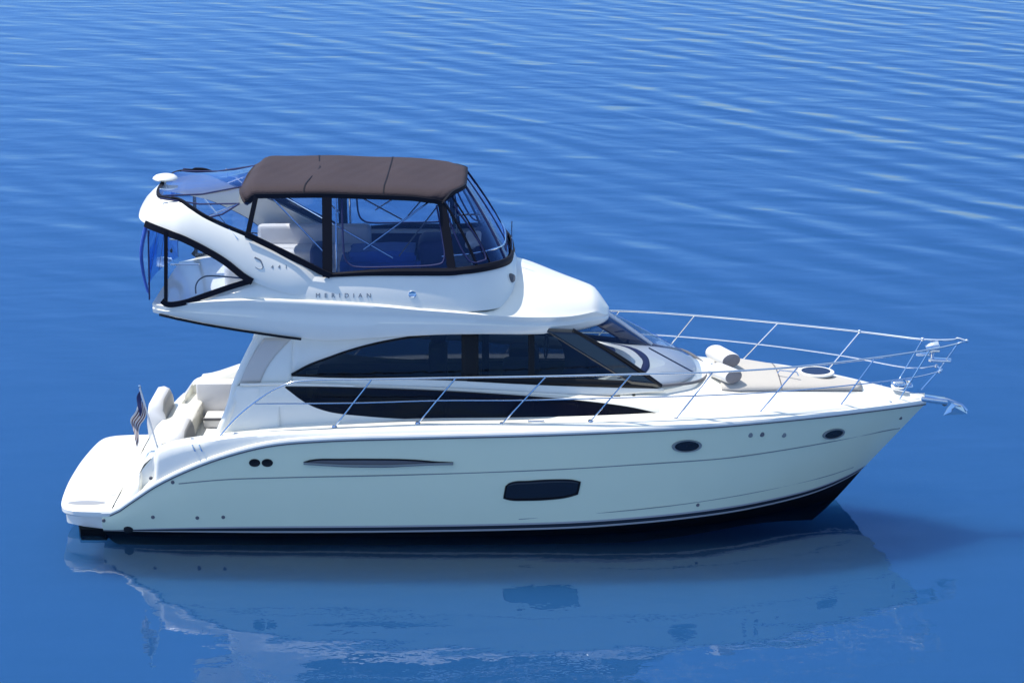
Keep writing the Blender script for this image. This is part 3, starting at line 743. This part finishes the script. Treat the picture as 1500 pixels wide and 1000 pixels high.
# ---- enclosure ----------------------------------------------------------------
def topn(px): # point on near bimini edge at a pixel column
    return min(NE, key=lambda p: abs(750+p.x/((p.y-CAMY)*_c+(CAMZ-p.z)*_s)*FPX-px))+Vector((0, .02, -.03))
ctop = {}
def coam_top(x): return Vector((x, -gc(x, zct(x))-.0, zct(x)+.02))
nose = [Vector((q[0], q[1], q[3]+.02)) for q in cm]
def nosept(k): return nose[41+k]
pB_t, pB_b = topn(480), coam_top(at(480, 400, -1.64).x)
pC_t, pC_b = topn(655), coam_top(at(663, 399, -1.6).x)
pA_t, pA_b = topn(376), at(362, 345, -1.56)
fr_t = [Vector((BXF-.01, y, NE[-1].z+.03+.15*(1-(y/1.55)**2))) for y in (-1.5, -1.05, -.5, 0)]
fr_b = [nosept(6), nosept(11), nosept(15), nosept(19)]
fr_b = [nose[46]+Vector((0, 0, 0)), nose[51], nose[56], nose[60]]
def panel(quads, par=None, name='clear_panel'):
    for s in SIDES:
        grid(name, mir([[a.lerp(b, t) for t in [k/8 for k in range(9)]] for a, b in quads], s), 'vinyl', Y)
def seq(f, a, b, n): return [f(L(a, b, i/n)) for i in range(n+1)]
# near side panels (between posts), front quarter and front
ne_b = [p for p in NE if pA_t.x <= p.x <= pB_t.x]
panel([(pA_t.lerp(pB_t, i/6)+Vector((0, 0, .04*math.sin(math.pi*i/6))), pA_b.lerp(at(478, 399, -1.66), i/6)) for i in range(7)])
panel([(pB_t.lerp(pC_t, i/6), coam_top(L(pB_b.x, pC_b.x, i/6))) for i in range(7)])
bot_front = [pC_b]+[nose[k] for k in range(42, 61, 2)]
if abs(bot_front[-1].y) > .01: bot_front.append(nose[60])
top_front = []
nf = len(bot_front)
for i in range(nf):
    t = i/(nf-1)
    if t < .3: top_front.append(pC_t.lerp(Vector((BXF-bcut(.93), -1.45, NE[-1].z)), t/.3))
    else:
        y = L(-1.45, 0, (t-.3)/.7); top_front.append(Vector((BXF-bcut(y/1.5), y, NE[-1].z+.15*(1-(y/1.5)**2))))
def bulge(a, b, t): return a.lerp(b, t)+Vector((.03, 0, .01))*math.sin(math.pi*t)
for s in SIDES:
    grid('front_panel', mir([[bulge(a, b, t) for t in [k/8 for k in range(9)]] for a, b in zip(top_front, bot_front)], s), 'vinyl', Y)
# aft sloping vinyl from the bimini to the arch
aft_t = [pA_t, Vector((BXA+.02, -1.40, NE[0].z-.03)), Vector((BXA, -.9, NE[0].z+.14)), Vector((BXA, 0, NE[0].z+.2))]
aft_b = [pA_b, at(300, 320, -1.48), Vector((-5.45, -1.05, zt_+.05)), Vector((-5.58, 0, zt_+.05))]
ta, tb_ = spline(aft_t, 5), spline(aft_b, 5)
for s in SIDES:
    grid('aft_panel', mir([[a.lerp(b, t)-Vector((0, 0, .05))*math.sin(math.pi*t) for t in [k/6 for k in range(7)]] for a, b in zip(ta, tb_)], s), 'vinyl', Y)
    mp = lambda P: [p if s < 0 else my(p) for p in P]
    # posts
    strap('enclosure_post', mp([pA_t+Vector((0, -.02, .03)), pA_b+Vector((0, -.02, -.03))]), .075, .03, (0, 1, 0), 'blackcanvas', Y)
    strap('enclosure_post', mp([pB_t+Vector((0, -.02, .03)), pB_b+Vector((0, -.03, -.05))]), .15, .03, (0, 1, 0), 'blackcanvas', Y)
    strap('enclosure_post', mp([pC_t+Vector((0, -.02, .03)), pC_b+Vector((0, -.03, -.05))]), .13, .03, (0, 1, 0), 'blackcanvas', Y)
    tube('bimini_frame', mp([pB_t+Vector((.13, .1, .0)), pB_b+Vector((.13, .1, 0))]), .016, 'steel', Y, 8)
    tube('bimini_frame', mp([pC_t+Vector((.10, .1, .0)), pC_b+Vector((.0, .1, -.08))]), .016, 'steel', Y, 8)
    tube('bimini_frame', mp([pB_t+Vector((-.7, .1, .0)), pB_b+Vector((1.0, .2, .2))]), .014, 'steel', Y, 8)
    tube('bimini_frame', mp([pB_t+Vector((-.9, .1, .0)), pB_b+Vector((-.05, .12, .3))]), .014, 'steel', Y, 8)
    tube('bimini_frame', mp([pB_b+Vector((.55, .12, .35)), pC_t+Vector((-.2, .15, 0))]), .014, 'steel', Y, 8)
    tube('bimini_frame', mp([pB_b+Vector((1.1, .12, .25)), pC_t+Vector((-.02, .15, 0))]), .012, 'grey', Y, 8)
    tube('bimini_frame', mp([aft_t[1], at(300, 318, -1.4), at(345, 365, -1.5)][:2]), .013, 'steel', Y, 8)
    tube('bimini_frame', mp([at(300, 292, -1.3), at(348, 350, -1.6)]), .014, 'steel', Y, 8)
    # aft straps
    for a, b in ((aft_t[1], aft_b[1]), (aft_t[2], aft_b[2]), (aft_t[1], aft_b[2]+Vector((0, -.2, 0)))):
        tube('webbing_strap', mp([a, a.lerp(b, .5)-Vector((0, 0, .05)), b]), .014, 'navy', Y, 6)
    # front straps
    for k in (2, 4, 7, nf-1 if s < 0 else 7):
        tube('zip_seam', mp([bulge(top_front[k], bot_front[k], t) for t in [j/6 for j in range(7)]]), .022 if k in (2, 7) else .014, 'blackcanvas' if k < 7 else 'navy', Y, 6)
    # rounded zip line inside the long side panel and in the front quarter panel
    def sq(u, t): return pB_t.lerp(pC_t, u).lerp(coam_top(L(pB_b.x, pC_b.x, u)), t)+Vector((0, -.012, 0))
    Z = [sq(.13, .03), sq(.13, .5), sq(.14, .78), sq(.18, .89), sq(.26, .93), sq(.5, .93), sq(.86, .90), sq(.95, .8), sq(.96, .5), sq(.95, .03)]
    tube('zip_seam', mp(spline(Z, 6)), .016, 'navy', Y, 6)
    def fq(k, t):
        i = min(int(k), nf-2); fr_ = k-i
        return bulge(top_front[i], bot_front[i], t).lerp(bulge(top_front[i+1], bot_front[i+1], t), fr_)+Vector((.01, -.012, 0))
    Z = [fq(.5, .1), fq(.6, .5), fq(.9, .80), fq(1.5, .9), fq(3, .9), fq(3.7, .86), fq(3.8, .6), fq(3.6, .1)]
    tube('zip_seam', mp(spline(Z, 6)), .015, 'navy', Y, 6)
    # black canvas skirt along the coaming top
    sk = [Vector((q[0], q[1], q[3])) for q in cm if q[0] > pB_b.x-.1]
    SG = []
    for i, p in enumerate(sk):
        a = sk[max(i-1, 0)]; b = sk[min(i+1, len(sk)-1)]; d = (b-a); d.z = 0
        if i == len(sk)-1: d = Vector((0, 1, 0))
        d.normalize(); n = Vector((d.y, -d.x, 0)); hgt = L(.03, .08, sm(pB_b.x, pB_b.x+1.2, p.x))
        SG.append([p+n*.02+Vector((0, 0, hgt)), p+n*.045+Vector((0, 0, hgt*.5)), p+n*.03+Vector((0, 0, -.035)), p+n*.01+Vector((0, 0, -.035)), p+n*-.01+Vector((0, 0, hgt))])
    grid('enclosure_base', mir(SG, s), 'blackcanvas', Y, closeV=True)
# sloping black base from the post down along the wing
    strap('enclosure_base', mp([at(362, 344, -1.62), at(420, 372, -1.66), at(470, 398, -1.70), at(484, 404, -1.71)]), .09, .03, (0, 1, 0), 'blackcanvas', Y)
# ---- flybridge furniture -------------------------------------------------------
fz = 3.62
box('helm_console', (-.35, .1, fz+.42), (.55, 1.7, .78), 'navy', Y, .12)
box('helm_console', (-.62, -.2, fz+.80), (.25, .9, .12), 'vinylwhite', Y, .05)
box('helm_seat', (-1.25, -.3, fz+.44), (.5, .9, .88), 'navy', Y, .12)
bm = bmesh.new(); box_into(bm, (-2.05, -.4, fz+.36), (1.35, 1.0, .72)); bmesh.ops.bevel(bm, geom=bm.edges[:], offset=.16, segments=4, affect='EDGES')
bmesh.ops.subdivide_edges(bm, edges=bm.edges[:], cuts=2)
for v in bm.verts: v.co += Vector((random.uniform(-1, 1), random.uniform(-1, 1), random.uniform(-1, 1)))*.02
done(bm, 'covered_seat', 'blue', Y)
box('lounge_seat', (-3.3, .95, fz+.22), (1.9, .6, .42), 'vinylwhite', Y, .08)
box('lounge_seat', (-3.3, 1.3, fz+.5), (1.9, .18, .5), 'vinylwhite', Y, .08)
box('lounge_seat', (-4.3, .0, fz+.3), (.5, 1.8, .5), 'vinylwhite', Y, .1)
box('lounge_seat', (-3.05, -.6, fz+.42), (.28, .6, .8), 'navy', Y, .08)
for y_ in (-.2, .25):
    lathe('fly_windscreen_post', [(.012, 0), (.012, .4)], (.0, y_, zct(-.75)), 'steel', Y, 8)
G = [[Vector((q[0]-.10, q[1]*.94, q[3]+.02+h_)) for h_ in (0, .1, .22)] for q in cm if q[0] > -1.1]
grid('venturi_screen', G+[[my(p) for p in r] for r in G[-2::-1]], 'shield', Y)
tube('venturi_rail', [r[-1] for r in G]+[my(r[-1]) for r in G[-2::-1]], .016, 'steel', Y, 8)
# satellite dome on the arch
c = at(241, 276, 0)
sd = lathe('antenna_dome', [(0, .085), (.08, .08), (.15, .062), (.19, .03), (.20, .01), (.18, -.012), (.1, -.03), (.035, -.045), (0, -.045)], at(242, 262, 0), 'white', Y, 32)
lathe('antenna_stem', [(.03, 0), (.022, .08), (.022, .22), (0, .22)], at(242, 280, 0), 'white', sd, 14)
# ---- fittings snapped to the moulded surface
from mathutils.bvhtree import BVHTree
def bvh(*obs):
    V, F = [], []
    for o in obs:
        n = len(V); V += [v.co.copy() for v in o.data.vertices]; F += [[n+i for i in p.vertices] for p in o.data.polygons]
    return BVHTree.FromPolygons(V, F)
SKIN = bvh(fb, coamo, arch)
def skin(x, z, off=0):
    h = SKIN.ray_cast(Vector((x, -6, z)), Vector((0, 1, 0)))
    return (h[0]+Vector((0, -off, 0)), h[1]) if h[0] else (Vector((x, -1.7, z)), Vector((0, -1, 0)))
def snap(px, py, y0=-1.7):
    p = at(px, py, y0)
    for _ in range(8): p, n = skin(p.x, p.z); p = at(px, py, p.y)
    return skin(p.x, p.z)
for s in SIDES:
    hh = half[54]; p = hh[3]; n = Vector((hh[3].y-half[55][3].y, 0, 0)); d_ = half[55][3]-half[53][3]; n = Vector((d_.y, -d_.x, 0)).normalized()
    q = n.to_track_quat('Z', 'Y').to_matrix()
    f_ = Matrix.Diagonal((1, s if s < 0 else -1, 1))
    nl = lathe('navigation_light', [(0, .05), (.05, .05), (.065, .03), (.075, 0), (.075, -.04)], p if s < 0 else my(p), 'grey', Y, 18, rot=q if s < 0 else Matrix.Diagonal((1, -1, 1)) @ q)
    p, n = snap(604, 431)
    q = n.to_track_quat('Z', 'Y').to_matrix()
    sp = lathe('filler_cap', [(0, .004), (.035, .004), (.05, .016), (.06, .008), (.06, -.04)], p if s < 0 else my(p), 'steel', Y, 18, rot=q if s < 0 else Matrix.Diagonal((1, -1, 1)) @ q)
# ---- lettering -----------------------------------------------------------------
def lettering(txt, px, py, h, spacing, g, name='lettering'):
    cu = bpy.data.curves.new(name, 'FONT'); cu.body = txt; cu.size = h*1.4; cu.extrude = .003; cu.space_character = spacing
    cu.align_x = 'CENTER'; cu.align_y = 'CENTER'
    t = bpy.data.objects.new(name, cu); COL.objects.link(t)
    bpy.context.view_layer.update()
    me = bpy.data.meshes.new_from_object(t.evaluated_get(bpy.context.evaluated_depsgraph_get())); bpy.data.objects.remove(t)
    for s in SIDES:
        m2 = me.copy(); o = link(name, m2, 'text', Y, False)
        p, _n = snap(px, py)
        for v in m2.vertices:
            x, z = v.co.x, v.co.y; q = p+Vector((x, 0, z)); yy = skin(q.x, q.z, .002+.003*(v.co.z > 0))[0].y
            v.co = Vector((q.x, yy, q.z)) if s < 0 else Vector((2*p.x-q.x, -yy, q.z))
glet = lambda x, z: bf(x)+.0
lettering('MERIDIAN', 503, 433, .070, 2.2, lambda x, z: gc(x, z)+.045)
gwing = lambda x, z: L(1.76, 1.60, min(max((z-3.85)/.8, 0), 1))+.035
lettering('441', 409, 391, .058, 2.6, gwing)
sw = spline([snap(a, b)[0] for a, b in ((373, 377), (381, 381), (384, 387), (385, 392), (379, 394), (374, 391))], 6)
for s in SIDES: tube('emblem', [(p+Vector((0, -.0, 0))) if s < 0 else my(p) for p in sw], .014, 'text', Y, 6, .004)
# ---- bow rail -------------------------------------------------------------------
RT = T((-3.2, 2.03), (0, 2.05), (2, 1.99), (3.1, 1.80), (4.5, 1.38), (5.9, .78), (6.9, .26), (7.3, .10), (7.44, 0))
grt = lambda x, z: RT(x)
top_px = [(411, 566), (432, 559), (470, 556), (545, 555), (668, 553), (800, 551), (925, 548), (1044, 545), (1169, 537), (1282, 524), (1362, 512), (1400, 504)]
rt = [on(a, b, grt) for a, b in top_px]
aftp = [at(322, 639, -1.97), at(345, 613, -1.98), at(371, 591, -2.0), at(392, 576, -2.01)]
tip = Vector((7.42, 0, 2.69))
ST = [((490, 625), (545, 555)), ((612, 620), (668, 553)), ((735, 621), (800, 551)), ((865, 617), (925, 548)), ((990, 614), (1044, 545)), ((1108, 610), (1169, 537)), ((1225, 602), (1282, 524)), ((1312, 594), (1362, 512))]
rail = None
for s in SIDES:
    mp = lambda P: [p if s < 0 else my(p) for p in P]
    rail = tube('bow_rail', mp(spline(aftp+rt+[Vector((7.30, -.14, 2.70)), tip], 5)), .016, 'steel', Y, 10)
    mids = []
    for (b, t) in ST:
        pb = on(b[0], b[1], lambda x, z: b1(x)-.05); pt = on(t[0], t[1], grt)
        tube('stanchion', mp([pb, pt]), .012, 'steel', rail, 8)
        lathe('foot', [(0, .03), (.03, .028), (.045, 0)], mp([pb])[0], 'steel', rail, 12)
        mids.append(pb.lerp(pt, .5))
    mids = [aftp[2]]+mids+[Vector((6.98, -.16, 2.22))]
    tube('mid_rail', mp(spline(mids, 5)), .011, 'steel', rail, 8)
# pulpit end brace
tube('pulpit_brace', [Vector((6.72, 0, 1.86)), Vector((7.0, 0, 2.2)), Vector((7.3, 0, 2.68))], .016, 'steel', rail, 8)
tube('pulpit_brace', [Vector((6.98, -.16, 2.22)), Vector((7.05, 0, 2.2)), Vector((6.98, .16, 2.22))], .014, 'steel', rail, 8)
for q in ((7.42, 0, 2.69), (6.98, .16, 2.22), (6.98, -.16, 2.22), tuple(my(on(1362, 512, grt))), tuple(my(on(1282, 524, grt)))):
    lathe('rail_glint_ball', [(0, .034), (.013, .031), (.024, .024), (.031, .013), (.034, 0), (.031, -.013), (.024, -.024), (.013, -.031), (0, -.034)], q, 'steel', rail, 16)  # steel balls added on the rail to catch sun glints
# spotlight on the pulpit
sl_ = empty('searchlight', (6.9, .12, 2.55), Y)
def sub(name, fn): return fn
lathe('lamp_housing', [(0, -.13), (.05, -.12), (.085, -.05), (.095, .03), (.10, .09), (.085, .10), (0, .085)], (0, 0, 0), 'steel', sl_, 24, rot=Matrix.Rotation(R(80), 3, 'Y'))
lathe('lamp_base', [(0, .0), (.03, 0), (.03, -.12), (.07, -.14), (.07, -.17), (0, -.17)], (0, 0, -.06), 'steel', sl_, 16)
box('pulpit_step', (7.02, .03, 2.36), (.34, .2, .035), 'steel', Y, .015, rz=R(-14))
box('pulpit_step', (6.74, .1, 2.44), (.22, .16, .03), 'steel', Y, .012, rz=R(-14))
# bow roller and pulpit plate
box('bow_roller', (6.92, 0, 1.70), (.46, .26, .07), 'steel', Y, .02, ry=R(8))
lathe('roller', [(0, -.1), (.05, -.1), (.035, 0), (.05, .1), (0, .1)], (7.1, 0, 1.66), 'grey', Y, 16, rot=Matrix.Rotation(R(90), 3, 'X'))
box('windlass', (6.33, .0, 1.95), (.22, .2, .14), 'steel', Y, .05)
lathe('windlass_drum', [(0, .12), (.06, .12), (.04, .07), (.075, .02), (.075, 0)], (6.52, .05, 1.9), 'steel', Y, 18)
def cleat(c, rz, par=Y):
    bm = bmesh.new(); r_ = Matrix.Rotation(rz, 3, 'Z'); c = Vector(c)
    tube_into(bm, [c+r_ @ Vector((-.13, 0, .065)), c+r_ @ Vector((-.05, 0, .055)), c+r_ @ Vector((.05, 0, .055)), c+r_ @ Vector((.13, 0, .065))], .014, 8)
    for k in (-.04, .04): tube_into(bm, [c+r_ @ Vector((k, 0, 0)), c+r_ @ Vector((k, 0, .06))], .014, 8)
    return done(bm, 'cleat', 'steel', par)
for s in SIDES:
    for q, a in ((on(785, 622, lambda x, z: b1(x)-.06), 0), (on(1295, 592, lambda x, z: b1(x)-.08), -38), (on(292, 648, lambda x, z: 1.95), 0), (on(355, 640, lambda x, z: 1.95), 3)):
        cleat(q if s < 0 else my(q), R(a if s < 0 else -a))
    # fairlead hooks on the quarter
    for px_ in (282, 292):
        p = on(px_, 655, lambda x, z: bs(x)-.03)
        tube('fairlead', [q if s < 0 else my(q) for q in (p+Vector((0, -.01, .05)), p+Vector((.02, -.04, 0)), p+Vector((.05, -.05, -.05)))], .012, 'steel', Y, 6)
# foredeck sunpad base, hatch
def ztop(x, y):
    th = min(tt_(x), 9); k = min(abs(y)/max(th, .05), 1); return L(zt(x), max(zc(x), zt(x)), 1-k*k)
sp_ = []
for i in range(25):
    x = L(3.35, 5.72, i/24); hw_ = min(tt_(x)-.06, .98)
    sp_.append([Vector((x, y*hw_, ztop(x, y*hw_)+.055-.03*(abs(y) > .97))) for y in np.linspace(-1, 1, 17)])
grid('sunpad', sp_, 'pad', Y, solid=.09)
for s in SIDES:
    strap('sunpad_piping', [(p[0] if s < 0 else p[-1])+Vector((0, s*.004, -.035)) for p in sp_], .03, .02, (0, 1, 0), 'grey', Y)
strap('sunpad_piping', [sp_[10][k]+Vector((0, 0, .003)) for k in range(17)], .018, .006, (0, 0, 1), 'grey', Y)
hx = 5.0
ht = lathe('deck_hatch', [(.30, .0), (.30, .03), (.26, .045), (.24, .04)], (hx, .15, ztop(hx, .15)+.06), 'white', Y, 32)
lathe('hatch_pane', [(.245, .04), (.0, .042)], (hx, .15, ztop(hx, .15)+.06), 'darkglass', ht, 32)
tube('grab_rail', [Vector((4.32, -.28, 2.22)), Vector((4.35, -.28, 2.27)), Vector((4.62, -.32, 2.25)), Vector((4.65, -.32, 2.19))], .014, 'steel', Y, 8)
# wiper arms
tube('wiper', [Vector((2.95, -.5, 2.29)), Vector((2.2, -.55, 2.72))], .012, 'black', Y, 6)
# ---- cockpit -------------------------------------------------------------------
G = []
for x in np.linspace(-5.35, -3.7, 12):
    G.append([Vector((x, 1.62, .98)), Vector((x, 1.63, 1.3)), Vector((x, 1.66, L(1.52, 1.80, sm(-5.4, -4.3, x)))), Vector((x, 1.72, L(1.58, 1.86, sm(-5.4, -4.3, x)))), Vector((x, 1.95, L(1.58, 1.85, sm(-5.4, -4.3, x)))), Vector((x, 2.03, L(1.52, 1.78, sm(-5.4, -4.3, x)))), Vector((x, 2.06, 1.5))])
grid('port_coaming', G, 'white', Y, sharp=50)
box('cockpit_locker', (-4.95, 1.45, 1.26), (.86, .3, .68), 'vinylwhite', Y, .03)
box('locker_latch', (-4.65, 1.29, 1.55), (.12, .02, .045), 'black', Y, .008)
box('cockpit_locker', (-4.2, 1.5, 1.25), (.50, .3, .58), 'vinylwhite', Y, .03)
box('boarding_step', (-4.75, 1.0, 1.05), (.9, .5, .16), 'vinylwhite', Y, .03)
G = []
def bench(cx, y0, y1, zt2, name='transom_seat'):
    prof = [(-.20, .96), (-.22, 1.3), (-.20, zt2-.12), (-.14, zt2-.02), (-.04, zt2), (.05, zt2-.04), (.09, zt2-.14), (.10, 1.30), (.16, 1.22), (.48, 1.20), (.53, 1.15), (.52, .98)]
    G = []
    for i, y in enumerate(np.linspace(y0, y1, 14)):
        e = min(i, 13-i); k = {0: .75, 1: .93}.get(e, 1)
        G.append([Vector((cx+a, y, .96+(z-.96)*k)) for a, z in prof])
    return grid(name, G, ['vinylwhite', 'seat_shade'], Y, caps=True, sharp=60, rowmat=lambda i, j: 1 if j in (5, 6, 7, 10) else 0)  # forward faces coloured grey as the shaded side of the white seat
bench(-5.84, .25, 1.2, 1.62)
bench(-5.26, -1.40, -.45, 1.58)
box('cockpit_rub_strip', (-4.75, .74, 1.13), (.9, .03, .05), 'grey', Y, .01)
# ================================================================== separate things
# ensign
fl = empty('ensign_flag', tuple(at(231, 652, -1.45))); fl['label'] = 'furled striped ensign with navy canton hanging from the leaning stern flagstaff'; fl['category'] = 'flag'
b0 = at(231, 652, -1.45); t0 = at(204, 566, -1.45)
def loc(P): return [Vector(p)-b0 for p in P]
tube('flagstaff', loc([b0+Vector((0, 0, -.05)), t0]), .015, 'vinylwhite', fl, 8)
lathe('staff_finial', [(0, .03), (.02, .02), (.025, 0), (.02, -.02), (0, -.03)], t0-b0, 'steel', fl, 12)
d = (b0-t0)
def flagpt(u, v): # u down the staff, v away; cloth hangs in folds
    a = t0+d*(.06+.5*u*.62)
    drop = .86*v
    p = a+Vector((-.18*v-.03*math.sin(v*9+u*3), .10*math.sin(v*8+u*4)*v, -drop*(.72)+.05*v*(1-u)))
    return p
G = [[flagpt(i/20, j/20)-b0 for j in range(21)] for i in range(21)]
def fm(i, j):
    if i < 11 and j < 9: return 0
    return 1+((i*9//20) % 2)
grid('flag_cloth', G, ['navy', 'flagwhite', 'red'], fl, rowmat=fm, solid=.006)
# anchor
an = empty('plough_anchor', (7.1, 0, 1.62)); an['label'] = 'polished plough anchor stowed in the bow roller at the tip of the yacht'; an['category'] = 'anchor'
tube('shank', [Vector((-.35, 0, .10)), Vector((.05, 0, .07)), Vector((.30, 0, -.02)), Vector((.38, 0, -.12))], .028, 'steel', an, 8)
bm = bmesh.new()
vs = [Vector(v) for v in ((.40, 0, -.17), (.10, .13, -.10), (.10, -.13, -.10), (.36, .0, -.05), (.0, 0, -.20), (.16, .11, -.02), (.16, -.11, -.02))]
bmesh.ops.convex_hull(bm, input=[bm.verts.new(v) for v in vs]); done(bm, 'fluke', 'steel', an, False)
# rolled sunpad cushions
def roll(name, c, r, ln, rz, label, end='mesh'):
    e = empty(name, c); e['label'] = label; e['category'] = 'cushion'; e['group'] = 'rolled cushions on the foredeck'
    rot = Matrix.Rotation(rz, 3, 'Z') @ Matrix.Rotation(R(90), 3, 'Y') @ Matrix.Rotation(R(90), 3, 'Z') @ Matrix.Diagonal((1.15, .8, 1))
    lathe('cushion_body', [(r*.92, -ln/2), (r, -ln/2+.04), (r, 0), (r, ln/2-.04), (r*.92, ln/2)], (0, 0, 0), 'vinylwhite', e, 28, rot=rot)
    for k in (-1, 1):
        lathe('cushion_end', [(0, k*(ln/2+.02)), (r*.6, k*(ln/2+.015)), (r*.93, k*(ln/2-.002))], (0, 0, 0), 'mesh', e, 28, rot=rot)
    return e
roll('rolled_cushion', (3.45, .05, 2.42), .15, .62, R(-68), 'upper rolled white cushion by the windscreen, resting highest and facing the bow')
roll('rolled_cushion', (3.42, -.66, 2.33), .15, .50, R(-60), 'lower rolled cushion with wide grey mesh end, nearest the starboard rail')
